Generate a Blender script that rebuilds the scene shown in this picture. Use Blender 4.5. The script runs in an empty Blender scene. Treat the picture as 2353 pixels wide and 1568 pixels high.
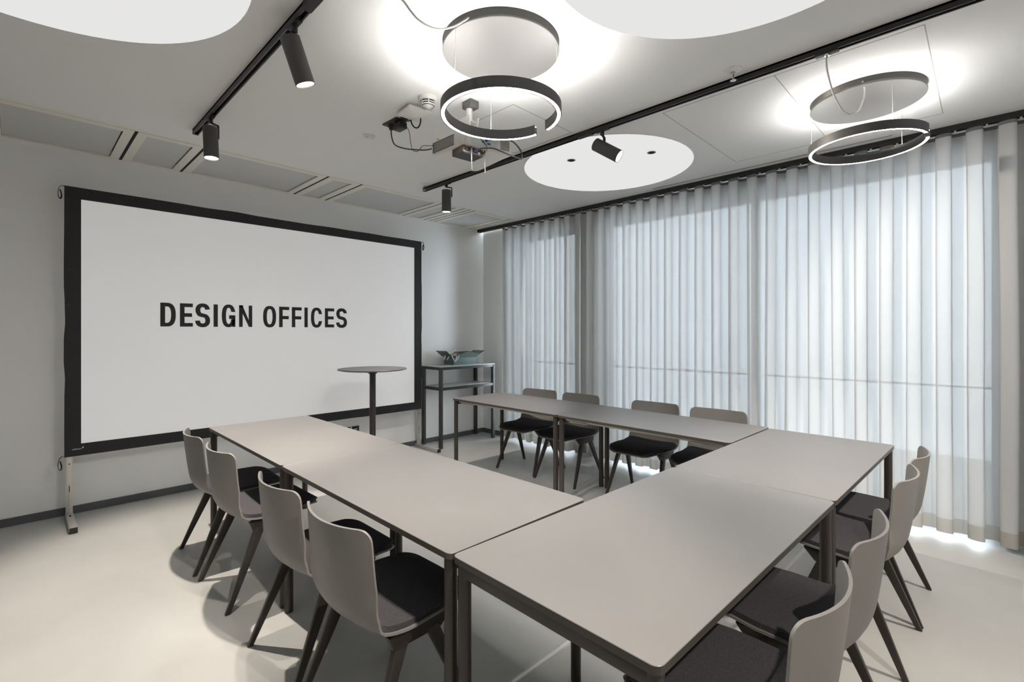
import bpy, bmesh, math, random
from mathutils import Vector, Matrix
random.seed(7)
PI = math.pi
SC = bpy.context.scene
COL = SC.collection

# ------------------------------------------------------------------ helpers
def lin(c):
    return tuple(((v/12.92) if v <= .04045 else ((v+.055)/1.055)**2.4) for v in c)

def hexc(r, g, b):
    return lin((r/255., g/255., b/255.))

def mat(name, col, rough=.5, metal=0., bump=0., bscale=200., vary=0., vscale=6., coat=0., emit=None, estr=0., spec=.5):
    m = bpy.data.materials.new(name); m.use_nodes = True
    nt = m.node_tree; b = nt.nodes['Principled BSDF']
    b.inputs['Base Color'].default_value = (*col, 1)
    b.inputs['Roughness'].default_value = rough
    b.inputs['Metallic'].default_value = metal
    b.inputs['Specular IOR Level'].default_value = spec
    if coat: b.inputs['Coat Weight'].default_value = coat
    tc = None
    if bump or vary:
        tc = nt.nodes.new('ShaderNodeTexCoord')
    if vary:
        n = nt.nodes.new('ShaderNodeTexNoise'); n.inputs['Scale'].default_value = vscale; n.inputs['Detail'].default_value = 5
        nt.links.new(tc.outputs['Object'], n.inputs['Vector'])
        r = nt.nodes.new('ShaderNodeValToRGB')
        r.color_ramp.elements[0].position = .3; r.color_ramp.elements[1].position = .7
        r.color_ramp.elements[0].color = (*[v*(1-vary) for v in col], 1)
        r.color_ramp.elements[1].color = (*[min(1, v*(1+vary)) for v in col], 1)
        nt.links.new(n.outputs['Fac'], r.inputs['Fac']); nt.links.new(r.outputs['Color'], b.inputs['Base Color'])
    if bump:
        n = nt.nodes.new('ShaderNodeTexNoise'); n.inputs['Scale'].default_value = bscale; n.inputs['Detail'].default_value = 3
        nt.links.new(tc.outputs['Object'], n.inputs['Vector'])
        bp = nt.nodes.new('ShaderNodeBump'); bp.inputs['Strength'].default_value = bump; bp.inputs['Distance'].default_value = .002
        nt.links.new(n.outputs['Fac'], bp.inputs['Height']); nt.links.new(bp.outputs['Normal'], b.inputs['Normal'])
    if emit:
        b.inputs['Emission Color'].default_value = (*emit, 1); b.inputs['Emission Strength'].default_value = estr
    return m

class MB:
    """collects shapes and links them as ONE mesh object"""
    def __init__(s): s.v = []; s.f = []; s.mi = []; s.cur = 0
    def add(s, vs, fs, mi=None):
        o = len(s.v); s.v += [tuple(v) for v in vs]
        for f in fs: s.f.append([o+i for i in f]); s.mi.append(s.cur if mi is None else mi)
        return s
    def box(s, x0, x1, y0, y1, z0, z1, bev=0., seg=2):
        if bev <= 0:
            return s.add([(x0,y0,z0),(x1,y0,z0),(x1,y1,z0),(x0,y1,z0),(x0,y0,z1),(x1,y0,z1),(x1,y1,z1),(x0,y1,z1)],
                  [(0,3,2,1),(4,5,6,7),(0,1,5,4),(1,2,6,5),(2,3,7,6),(3,0,4,7)])
        return s.hexa([(x0,y0,z0),(x1,y0,z0),(x1,y1,z0),(x0,y1,z0),(x0,y0,z1),(x1,y0,z1),(x1,y1,z1),(x0,y1,z1)], bev, seg)
    def hexa(s, p, bev=0., seg=2):
        bm = bmesh.new(); vs = [bm.verts.new(q) for q in p]
        for f in [(0,3,2,1),(4,5,6,7),(0,1,5,4),(1,2,6,5),(2,3,7,6),(3,0,4,7)]: bm.faces.new([vs[i] for i in f])
        if bev > 0: bmesh.ops.bevel(bm, geom=list(bm.edges), offset=bev, segments=seg, profile=.6, affect='EDGES', clamp_overlap=True)
        return s.frombm(bm)
    def frombm(s, bm, M=None):
        bm.verts.ensure_lookup_table(); bm.verts.index_update()
        vs = [(M @ v.co if M else v.co) for v in bm.verts]
        fs = [[v.index for v in f.verts] for f in bm.faces]
        bm.free(); return s.add(vs, fs)
    def cyl(s, p0, p1, r0, r1=None, n=24, caps=True):
        r1 = r0 if r1 is None else r1
        p0 = Vector(p0); p1 = Vector(p1); d = (p1-p0).normalized()
        a = Vector((1,0,0)) if abs(d.x) < .9 else Vector((0,1,0))
        u = d.cross(a).normalized(); w = d.cross(u)
        vs = []
        for p, r in ((p0,r0),(p1,r1)):
            for i in range(n):
                t = 2*PI*i/n; vs.append(p + u*(r*math.cos(t)) + w*(r*math.sin(t)))
        fs = [(i, (i+1)%n, n+(i+1)%n, n+i) for i in range(n)]
        if caps: fs += [tuple(range(n-1,-1,-1)), tuple(range(n,2*n))]
        return s.add(vs, fs)
    def lathe(s, prof, c=(0,0,0), n=48, a0=0., a1=2*PI, axis='z'):
        """prof: closed or open list of (r,z)"""
        full = abs(a1-a0-2*PI) < 1e-6; k = n if full else n+1
        vs = []
        for i in range(k):
            t = a0+(a1-a0)*i/n
            for r, z in prof: vs.append((c[0]+r*math.cos(t), c[1]+r*math.sin(t), c[2]+z))
        m = len(prof); fs = []
        for i in range(n):
            j = (i+1) % k
            for q in range(m-1): fs.append((i*m+q, j*m+q, j*m+q+1, i*m+q+1))
        return s.add(vs, fs)
    def ring(s, prof, c, n=96, a0=0., a1=2*PI):
        """closed profile loop swept, capped when partial"""
        full = abs(a1-a0-2*PI) < 1e-6; k = n if full else n+1
        vs = []
        for i in range(k):
            t = a0+(a1-a0)*i/n
            for r, z in prof: vs.append((c[0]+r*math.cos(t), c[1]+r*math.sin(t), c[2]+z))
        m = len(prof); fs = []
        for i in range(n):
            j = (i+1) % k
            for q in range(m): fs.append((i*m+q, j*m+q, j*m+(q+1)%m, i*m+(q+1)%m))
        if not full: fs += [tuple(range(m)), tuple(range(n*m+m-1, n*m-1, -1))]
        return s.add(vs, fs)
    def disc(s, c, r, n=64, up=False):
        vs = [(c[0]+r*math.cos(2*PI*i/n), c[1]+r*math.sin(2*PI*i/n), c[2]) for i in range(n)]
        return s.add(vs, [tuple(range(n)) if up else tuple(range(n-1,-1,-1))])
    def prism(s, poly, z0, z1):
        n = len(poly)
        vs = [(x,y,z0) for x,y in poly]+[(x,y,z1) for x,y in poly]
        return s.add(vs, [tuple(range(n-1,-1,-1)), tuple(range(n,2*n))]+[(i,(i+1)%n,n+(i+1)%n,n+i) for i in range(n)])
    def tube(s, pts, r, n=8, flat=None):
        pts = [Vector(p) for p in pts]; m = len(pts); vs = []
        up = None
        for i, p in enumerate(pts):
            d = (pts[min(i+1,m-1)]-pts[max(i-1,0)]).normalized()
            if up is None:
                a = Vector((0,0,1)) if abs(d.z) < .9 else Vector((1,0,0)); up = (a-d*a.dot(d)).normalized()
            else: up = (up-d*up.dot(d)).normalized()
            w = d.cross(up); rr = r[i] if isinstance(r, (list,tuple)) else r
            for k in range(n):
                t = 2*PI*k/n
                vs.append(p + up*(rr*math.cos(t)) + w*((flat or rr)*math.sin(t)))
        fs = []
        for i in range(m-1):
            for k in range(n): fs.append((i*n+k, i*n+(k+1)%n, (i+1)*n+(k+1)%n, (i+1)*n+k))
        fs += [tuple(range(n-1,-1,-1)), tuple(range((m-1)*n, m*n))]
        return s.add(vs, fs)
    def sheet(s, P, nu, nv, o0, o1, closed=True):
        """solid between the surface P(u,v) offset by o0 and o1 along its normal"""
        def N(u, v):
            e = 1e-3
            a = P(min(u+e,1),v)-P(max(u-e,-1),v); b = P(u,min(v+e,1))-P(u,max(v-e,0))
            n = a.cross(b); return n.normalized() if n.length > 1e-12 else Vector((0,0,1))
        top = []; bot = []
        for j in range(nv+1):
            v = j/nv
            for i in range(nu+1):
                u = -1+2*i/nu; p = P(u,v); n = N(u*.98, min(max(v,.01),.99))
                top.append(p+n*o1); bot.append(p+n*o0)
        k = nu+1; T = len(top); fs = []
        for j in range(nv):
            for i in range(nu):
                a, b, c, d = j*k+i, j*k+i+1, (j+1)*k+i+1, (j+1)*k+i
                fs.append((a,b,c,d)); fs.append((T+d,T+c,T+b,T+a))
        edge = [i for i in range(nu+1)] + [j*k+nu for j in range(1,nv+1)] + [nv*k+i for i in range(nu-1,-1,-1)] + [j*k for j in range(nv-1,0,-1)]
        for i in range(len(edge)):
            a, b = edge[i], edge[(i+1)%len(edge)]; fs.append((b,a,T+a,T+b))
        return s.add(top+bot, fs)
    def build(s, name, mats, parent=None, smooth=True, angle=40, xf=None):
        me = bpy.data.meshes.new(name)
        vs = s.v if xf is None else [tuple(xf @ Vector(v)) for v in s.v]
        me.from_pydata(vs, [], s.f); me.validate(); me.update()
        if not isinstance(mats, (list,tuple)): mats = [mats]
        for m in mats: me.materials.append(m)
        if len(mats) > 1:
            for p, i in zip(me.polygons, s.mi): p.material_index = i
        if smooth:
            me.shade_smooth()
            try: me.set_sharp_from_angle(angle=math.radians(angle))
            except Exception: pass
        o = bpy.data.objects.new(name, me); COL.objects.link(o)
        if parent: o.parent = parent
        return o

def rrect(x0, x1, y0, y1, r, n=6):
    out = []
    for cx, cy, a in ((x1-r,y1-r,0),(x0+r,y1-r,PI/2),(x0+r,y0+r,PI),(x1-r,y0+r,1.5*PI)):
        for i in range(n+1):
            t = a+PI/2*i/n; out.append((cx+r*math.cos(t), cy+r*math.sin(t)))
    return out

def rpoly(pts, r, n=8):
    """rounded convex polygon (ccw)"""
    out = []; m = len(pts)
    for i in range(m):
        p = Vector(pts[i]); a = (Vector(pts[i-1])-p).normalized(); b = (Vector(pts[(i+1)%m])-p).normalized()
        h = math.acos(max(-1,min(1,a.dot(b))))/2; d = r/math.tan(h); c = p+(a+b).normalized()*(r/math.sin(h))
        s0 = p+a*d-c; s1 = p+b*d-c
        t0 = math.atan2(s0.y,s0.x); t1 = math.atan2(s1.y,s1.x)
        while t1 < t0: t1 += 2*PI
        if t1-t0 > PI: t1 -= 2*PI
        for k in range(n+1):
            t = t0+(t1-t0)*k/n; out.append((c.x+r*math.cos(t), c.y+r*math.sin(t)))
    return out

def catmull(P, n):
    P = [Vector(p) for p in P]; P = [P[0]*2-P[1]]+P+[P[-1]*2-P[-2]]; out = []
    for i in range(1, len(P)-2):
        for k in range(n):
            t = k/n; a,b,c,d = P[i-1],P[i],P[i+1],P[i+2]
            out.append(.5*((2*b)+(c-a)*t+(2*a-5*b+4*c-d)*t*t+(3*b-a-3*c+d)*t**3))
    out.append(P[-2]); return out

def text_mesh(body, size, ext, m, parent, loc, rot):
    cu = bpy.data.curves.new('t', 'FONT'); cu.body = body; cu.size = size; cu.extrude = ext
    to = bpy.data.objects.new('t', cu); COL.objects.link(to)
    me = bpy.data.meshes.new_from_object(to.evaluated_get(bpy.context.evaluated_depsgraph_get()))
    bpy.data.objects.remove(to); me.name = 'lettering'; me.materials.clear(); me.materials.append(m)
    ob = bpy.data.objects.new('lettering', me); COL.objects.link(ob); ob.parent = parent; ob.location = loc; ob.rotation_euler = rot
    return ob
def tag(o, label, cat, group=None, kind=None):
    o['label'] = label; o['category'] = cat
    if group: o['group'] = group
    if kind: o['kind'] = kind
    return o
def thing(name, label, cat, loc=(0,0,0), rz=0., group=None):
    o = bpy.data.objects.new(name, None); COL.objects.link(o); o.empty_display_size = .1
    o.location = loc; o.rotation_euler = (0,0,rz); return tag(o, label, cat, group)
def struct(o, label=None):
    o['kind'] = 'structure'
    if label: o['label'] = label
    return o
def copy_tree(o, parent=None):
    c = o.copy(); COL.objects.link(c)
    if parent: c.parent = parent
    for ch in o.children: copy_tree(ch, c)
    return c
def place(o, loc, rz=0., label=None):
    o.location = loc; o.rotation_euler = (0,0,rz)
    if label: o['label'] = label
    return o

# ------------------------------------------------------------------ measured layout
CAM_H = 1.434; C = 2.852; YW = 5.13; XW = 4.64
XL, YF = -1.35, -1.75

# ------------------------------------------------------------------ materials
M = {}
M['wall'] = mat('wall_paint', (.85,.85,.84), .85, bump=.08, bscale=260)
M['darkwall'] = mat('grey_partition', (.36,.36,.36), .7)
M['ceil'] = mat('ceiling_paint', (.82,.82,.81), .9, bump=.05, bscale=300)
M['strip'] = mat('cream_ceiling_metal', (.80,.775,.70), .55)
M['panel'] = mat('grey_perforated_panel', (.60,.60,.59), .6, bump=.25, bscale=900)
M['plenum'] = mat('plenum_black', (.01,.01,.01), .9)
M['base'] = mat('dark_grey_skirting', (.085,.09,.095), .5)
M['top'] = mat('taupe_laminate', (.180,.173,.167), .36, vary=.03, vscale=3, spec=.45)
M['edge'] = mat('dark_table_edge', (.060,.052,.046), .40)
M['bronze'] = mat('dark_bronze_metal', (.062,.053,.046), .38, metal=.35)
M['leg'] = mat('chair_leg_metal', (.046,.040,.036), .36, metal=.3)
M['beam'] = mat('cream_aluminium', (.62,.58,.50), .45, metal=.2)
M['shell'] = mat('taupe_plastic_shell', (.205,.193,.180), .46, bump=.12, bscale=500, vary=.05, vscale=5)
M['pad'] = mat('charcoal_felt', (.060,.058,.063), .95, bump=.6, bscale=450, vary=.35, vscale=300, spec=.15)
M['blackfab'] = mat('black_border_fabric', (.020,.020,.022), .62, bump=.12, bscale=40, spec=.4)
M['screen'] = mat('white_screen_fabric', (.80,.80,.80), .8, emit=(1,1,1), estr=.14)  # weak emission stands in for the projector's light on the fabric
M['ink'] = mat('black_lettering', (.010,.010,.012), .6)
M['alu'] = mat('anodised_aluminium', (.62,.60,.57), .38, metal=.7)
M['blackp'] = mat('black_plastic', (.016,.016,.017), .45)
M['black'] = mat('black_metal', (.022,.022,.023), .42)
M['spot'] = mat('charcoal_spot_housing', (.062,.060,.058), .55)
M['lampmetal'] = mat('grey_lacquered_metal', (.13,.125,.12), .45, metal=.25)
M['lampdark'] = mat('dark_grey_lamp_band', (.065,.063,.061), .45, metal=.3)
M['glassgrey'] = mat('pale_grey_green_top', (.58,.62,.60), .25)
M['shelfmetal'] = mat('dark_shelf_steel', (.060,.058,.060), .42, metal=.3)
M['hightop'] = mat('dark_round_top', (.10,.10,.105), .38)
M['crate'] = mat('grey_green_plastic', (.105,.150,.150), .45)
M['cratelight'] = mat('pale_grey_plastic', (.62,.67,.66), .5)
M['whitep'] = mat('white_plastic', (.78,.77,.74), .4)
M['cable_w'] = mat('grey_white_cable', (.62,.60,.57), .5)
M['cable_g'] = mat('dark_grey_cable', (.05,.05,.055), .5)
M['blue'] = mat('blue_plug', (.05,.08,.32), .4)
M['brass'] = mat('brass', (.60,.45,.22), .35, metal=.8)
M['chrome'] = mat('chrome', (.75,.75,.76), .18, metal=1.)
M['red'] = mat('red_glass_bulb', (.45,.02,.02), .2)
M['salmon'] = mat('salmon_card', (.80,.42,.30), .7)
M['paper'] = mat('white_paper', (.82,.83,.80), .8)
M['yellowgreen'] = mat('pale_green_card', (.60,.66,.42), .7)
M['boxdark'] = mat('graphite_box_face', (.055,.060,.068), .5)
M['boxside'] = mat('brown_metal_side', (.11,.085,.068), .4, metal=.4)
M['frame'] = mat('grey_window_frame', (.30,.31,.32), .45)
M['ext'] = mat('pale_render_facade', (.70,.70,.68), .9)
M['extdark'] = mat('grey_balcony_paving', (.40,.39,.37), .9)

def emis(name, col, s):
    m = bpy.data.materials.new(name); m.use_nodes = True; nt = m.node_tree; nt.nodes.clear()
    e = nt.nodes.new('ShaderNodeEmission'); e.inputs[0].default_value = (*col,1); e.inputs[1].default_value = s
    o = nt.nodes.new('ShaderNodeOutputMaterial'); nt.links.new(e.outputs[0], o.inputs[0]); return m
WARM = (1.0,.90,.80)
M['led'] = emis('led_strip', (1.0,.985,.96), 245.)
M['led2'] = emis('led_strip_dimmed', (1.0,.985,.96), 40.)
M['ledup'] = emis('led_uplight', (1.0,.98,.945), 128.)
M['ledup2'] = emis('led_uplight_dimmed', (1.0,.98,.945), 60.)
M['lens'] = emis('spot_lens', (1.0,.93,.84), 9.)
M['disc'] = emis('luminous_ceiling_fabric', (1.0,.995,.98), .49)

# floor: grey poured floor with faint mottling and scuffs
def floor_mat():
    m = bpy.data.materials.new('grey_poured_floor'); m.use_nodes = True; nt = m.node_tree; b = nt.nodes['Principled BSDF']
    tc = nt.nodes.new('ShaderNodeTexCoord')
    n = nt.nodes.new('ShaderNodeTexNoise'); n.inputs['Scale'].default_value = 1.3; n.inputs['Detail'].default_value = 8
    n.inputs['Roughness'].default_value = .6
    nt.links.new(tc.outputs['Object'], n.inputs['Vector'])
    r = nt.nodes.new('ShaderNodeValToRGB')
    r.color_ramp.elements[0].position = .3; r.color_ramp.elements[1].position = .72
    r.color_ramp.elements[0].color = (.385,.385,.368,1); r.color_ramp.elements[1].color = (.445,.443,.422,1)
    nt.links.new(n.outputs['Fac'], r.inputs['Fac']); nt.links.new(r.outputs['Color'], b.inputs['Base Color'])
    n2 = nt.nodes.new('ShaderNodeTexNoise'); n2.inputs['Scale'].default_value = 320; n2.inputs['Detail'].default_value = 2
    nt.links.new(tc.outputs['Object'], n2.inputs['Vector'])
    n3 = nt.nodes.new('ShaderNodeTexNoise'); n3.inputs['Scale'].default_value = 3.5; n3.inputs['Detail'].default_value = 6
    nt.links.new(tc.outputs['Object'], n3.inputs['Vector'])
    mr = nt.nodes.new('ShaderNodeMapRange'); mr.inputs['To Min'].default_value = .36; mr.inputs['To Max'].default_value = .56
    nt.links.new(n3.outputs['Fac'], mr.inputs['Value']); nt.links.new(mr.outputs[0], b.inputs['Roughness'])
    bp = nt.nodes.new('ShaderNodeBump'); bp.inputs['Strength'].default_value = .22; bp.inputs['Distance'].default_value = .002
    nt.links.new(n2.outputs['Fac'], bp.inputs['Height']); nt.links.new(bp.outputs['Normal'], b.inputs['Normal'])
    b.inputs['Specular IOR Level'].default_value = .45
    return m
M['floor'] = floor_mat()

# sheer linen: diffuse + translucent + a little see-through between the threads
def curtain_mat(name, col, tcol, transp, wt):
    m = bpy.data.materials.new(name); m.use_nodes = True; nt = m.node_tree; nt.nodes.clear()
    L = nt.links.new
    tc = nt.nodes.new('ShaderNodeTexCoord')
    mp = nt.nodes.new('ShaderNodeMapping'); mp.inputs['Scale'].default_value = (30,30,900)
    L(tc.outputs['Object'], mp.inputs['Vector'])
    n = nt.nodes.new('ShaderNodeTexNoise'); n.inputs['Scale'].default_value = 1.; n.inputs['Detail'].default_value = 3
    L(mp.outputs[0], n.inputs['Vector'])
    mp2 = nt.nodes.new('ShaderNodeMapping'); mp2.inputs['Scale'].default_value = (900,900,40)
    L(tc.outputs['Object'], mp2.inputs['Vector'])
    n2 = nt.nodes.new('ShaderNodeTexNoise'); n2.inputs['Scale'].default_value = 1.; n2.inputs['Detail'].default_value = 2
    L(mp2.outputs[0], n2.inputs['Vector'])
    ad = nt.nodes.new('ShaderNodeMath'); ad.operation = 'ADD'; L(n.outputs['Fac'], ad.inputs[0]); L(n2.outputs['Fac'], ad.inputs[1])
    mr = nt.nodes.new('ShaderNodeMapRange'); mr.inputs['From Min'].default_value = .6; mr.inputs['From Max'].default_value = 1.4
    mr.inputs['To Min'].default_value = transp*.35; mr.inputs['To Max'].default_value = transp*1.65
    L(ad.outputs[0], mr.inputs['Value'])
    d = nt.nodes.new('ShaderNodeBsdfDiffuse'); d.inputs[0].default_value = (*col,1)
    t = nt.nodes.new('ShaderNodeBsdfTranslucent'); t.inputs[0].default_value = (*tcol,1)
    mix = nt.nodes.new('ShaderNodeMixShader'); mix.inputs[0].default_value = wt
    L(d.outputs[0], mix.inputs[1]); L(t.outputs[0], mix.inputs[2])
    tr = nt.nodes.new('ShaderNodeBsdfTransparent'); tr.inputs[0].default_value = (1,1,1,1)
    mx = nt.nodes.new('ShaderNodeMixShader'); L(mr.outputs[0], mx.inputs[0]); L(mix.outputs[0], mx.inputs[1]); L(tr.outputs[0], mx.inputs[2])
    o = nt.nodes.new('ShaderNodeOutputMaterial'); L(mx.outputs[0], o.inputs[0])
    return m
M['curtain'] = curtain_mat('sheer_linen', (.56,.56,.55), (.55,.55,.55), .020, .125)
M['hem'] = curtain_mat('doubled_linen_hem', (.46,.43,.38), (.40,.39,.36), .012, .18)
M['tape'] = mat('curtain_heading_tape', (.19,.20,.20), .9)

def glass_mat():
    m = bpy.data.materials.new('window_pane'); m.use_nodes = True; nt = m.node_tree; nt.nodes.clear()
    t = nt.nodes.new('ShaderNodeBsdfTransparent'); t.inputs[0].default_value = (.93,.94,.95,1)
    g = nt.nodes.new('ShaderNodeBsdfGlossy'); g.inputs['Roughness'].default_value = .02
    fr = nt.nodes.new('ShaderNodeFresnel'); fr.inputs[0].default_value = 1.45
    mx = nt.nodes.new('ShaderNodeMixShader'); nt.links.new(fr.outputs[0], mx.inputs[0]); nt.links.new(t.outputs[0], mx.inputs[1]); nt.links.new(g.outputs[0], mx.inputs[2])
    o = nt.nodes.new('ShaderNodeOutputMaterial'); nt.links.new(mx.outputs[0], o.inputs[0]); return m
M['glass'] = glass_mat()

# ------------------------------------------------------------------ the setting
struct(MB().box(XL-.1, XW+.30, YF-.1, YW+.1, -.12, 0).build('floor', M['floor'], smooth=False))
# ceiling: painted field up to the metal strip by the screen wall
struct(MB().box(XL-.1, XW+.30, YF-.1, 4.258, C, C+.12).build('ceiling', M['ceil'], smooth=False))
struct(MB().box(XL-.1, XW+.30, YW, YW+.15, 0, C+.12).build('wall_back', M['wall'], smooth=False))
struct(MB().box(XL-.15, XL, YF-.1, YW, 0, C).build('wall_left', M['darkwall'], smooth=False))
struct(MB().box(XL, XW+.30, YF-.15, YF, 0, C).build('wall_front', M['wall'], smooth=False))
# window wall: solid return at the corner, a pier between the openings, a lintel above
W1 = (3.50, 4.735); W2 = (-.07, 3.16); W3 = (YF+.1, -.45); ZH = 2.69
w = MB()
w.box(XW, XW+.30, W1[1], YW, 0, C).box(XW, XW+.30, W2[1], W1[0], 0, C)
w.box(XW, XW+.30, W1[0], W1[1], ZH, C).box(XW, XW+.30, W2[0], W2[1], ZH, C)
w.box(XW, XW+.30, W3[1], W2[0], 0, C).box(XW, XW+.30, W3[0], W3[1], ZH, C).box(XW, XW+.30, YF, W3[0], 0, C)
struct(w.build('wall_right', M['wall'], smooth=False))
# baseboards
struct(MB().box(XL, XW, YW-.012, YW, 0, .060).build('baseboard_back', M['base'], smooth=False))
struct(MB().box(XW-.012, XW, W1[1], YW-.012, 0, .060).build('baseboard_right', M['base'], smooth=False))
struct(MB().box(XL, XL+.012, YF, YW-.012, 0, .060).build('baseboard_left', M['base'], smooth=False))

def window(name, y0, y1, mull):
    fr = MB(); xa, xb = XW+.16, XW+.22
    fr.box(xa,xb,y0,y0+.05,0.0,ZH).box(xa,xb,y1-.05,y1,0.0,ZH).box(xa,xb,y0+.05,y1-.05,0.0,.05).box(xa,xb,y0+.05,y1-.05,ZH-.05,ZH)
    for y in mull: fr.box(xa,xb,y-.035,y+.035,.05,ZH-.05)
    ys = [y0]+mull+[y1]
    for a, b in zip(ys, ys[1:]): fr.box(xa+.02,xb-.02,a+.05,b-.05,1.02,1.034)
    r = struct(fr.build(name, M['frame'], smooth=False))
    for a, b in zip(ys, ys[1:]):
        MB().box(XW+.185,XW+.191,a+.04,b-.04,.05,ZH-.05).build('pane', M['glass'], r, smooth=False)
    return r
window('window_1', W1[0], W1[1], [])
window('window_2', W2[0], W2[1], [1.545])
window('window_3', W3[0], W3[1], [])

# metal ceiling strip along the screen wall (frame, slots, recessed perforated panels)
fr = MB(); z0, z1 = C, C+.012
XS = XL; XE = 4.62
fr.box(XS, XE, 4.258, 4.302, z0, z1)                       # band on the room side of the slit
# between the slit and the wall: bars around each opening
open_ = [(-1.0,-.60),(-.088,.521),(.655,.944),(1.078,1.925),(2.072,2.252),(2.400,3.227),(3.372,3.540),(3.840,4.288)]
slots = [(-.50,-.478),(-.20,-.178),(.578,.598),(1.000,1.018),(1.984,2.002),(2.318,2.334),(3.290,3.302),(3.606,3.618),(3.690,3.702),(3.760,3.772),(4.355,4.365)]
ya, yb, yc, yd = 4.308, 4.376, 5.100, YW
fr.box(XS, 4.36, ya, yb, z0, z1); fr.box(XS, 4.36, yc, yd, z0, z1)
fr.box(4.362, XE, 4.302, yd, z0, z1)
cuts = sorted([(a,b) for a,b in open_]+[(a,b) for a,b in slots if b < 4.35])
x = XS
for a, b in cuts:
    if a > x: fr.box(x, a, yb, yc, z0, z1)
    x = b
fr.box(x, 4.355, yb, yc, z0, z1)
strip = struct(fr.build('trim_1', M['strip'], smooth=False))
for a, b in open_:
    MB().box(a+.0015, b-.006, yb, yc-.006, z0+.010, z0+.016).build('ceiling_panel', M['panel'], strip, smooth=False)
MB().box(XS, XE, 4.258, YW, C+.06, C+.10).build('plenum_lining', M['plenum'], strip, smooth=False)
# black strips up to the slit, standing in for the dark of open slots
cl = MB()
for a, b in slots: cl.box(a, b, ya+.002, yc+.02, z0-.0006, z0+.004)
cl.build('slot_dark_strip', M['plenum'], strip, smooth=False)

# access hatches in the painted ceiling: narrow shadow gaps
def hatch(name, x0, x1, y0, y1, mids=(), ww=.0045):
    g = MB(); z = C-.0008
    g.box(x0,x1,y0,y0+ww,z,C).box(x0,x1,y1-ww,y1,z,C).box(x0,x0+ww,y0,y1,z,C).box(x1-ww,x1,y0,y1,z,C)
    for y in mids: g.box(x0,x1,y,y+ww,z,C)
    return struct(g.build(name, M['hatch'], smooth=False))
M['hatch'] = mat('hatch_joint', (.40,.39,.37), .8)
hatch('trim_2', 2.932, 4.215, .206, 1.508, (.842,))
hatch('trim_3', 2.165, 2.765, 2.115, 2.69, ())

# ------------------------------------------------------------------ lights & ceiling furniture
# luminous round ceiling discs
def disc(label, cx, cy, r, holes=()):
    d = MB(); n = 96
    d.lathe([(0,-.004),(r-.004,-.004)], (cx,cy,C), n)
    o = d.build('luminous_disc', M['disc'])
    tag(o, label, 'ceiling light', 'round luminous ceiling discs')
    MB().lathe([(r-.004,-.004),(r,-.002),(r,0)], (cx,cy,C), n).build('rim', M['whitep'], o)
    for hx, hy in holes:
        h = MB().lathe([(.036,-.004),(.036,-.007),(.028,-.007),(.028,-.0045)], (hx,hy,C), 24).build('hole_rim', M['whitep'], o)
        MB().disc((hx,hy,C-.0048), .0285, 24).build('hole_dark_disc', M['plenum'], h)  # flat black disc stands in for the dark depth of the hole
    return o
disc('large round luminous ceiling disc at the top left, left of the black track', -.04, 2.374, .752)
disc('large round luminous ceiling disc at top centre beside the ring pendant', 1.719, .594, .706)
disc('round luminous ceiling disc with two small black holes, behind the right track', 3.555, 2.35, .712, ((3.2,2.455),(3.504,1.896)))

disc('round luminous ceiling disc added behind the camera for ambient light, outside the picture', -.04, -1.0, .70)  # unseen pair carrying on the disc pattern, added to raise the ambient light
disc('round luminous ceiling disc added behind the camera by the window for ambient light, unseen', 3.555, -1.0, .70)

def track(label, x, y0, y1):
    b = MB(); wv, hh = .034, .033
    b.box(x-wv/2, x-wv/2+.007, y0, y1, C-hh, C).box(x+wv/2-.007, x+wv/2, y0, y1, C-hh, C).box(x-wv/2, x+wv/2, y0, y1, C-.010, C)
    o = b.build('lighting_track', M['black'], smooth=False)
    tag(o, label, 'light track', 'black ceiling light tracks')
    MB().box(x-wv/2-.001, x+wv/2+.001, y1, y1+.012, C-hh-.001, C).build('end_cap', M['blackp'], o, smooth=False)
    MB().box(x-.003, x+.003, y0, y1, C-.016, C-.010).build('conductor', M['alu'], o, smooth=False)
    MB().box(x-wv/2-.002, x+wv/2+.002, 1.98, 2.10, C-hh-.003, C-.001).build('joint_piece', M['blackp'], o, smooth=False)
    return o
TX1, TX2 = .873, 2.817
track('left black ceiling track carrying the spotlights over the left tables', TX1, YF+.05, 3.975)
track('right black ceiling track running between the two ring pendants', TX2, YF+.05, 3.975)

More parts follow.
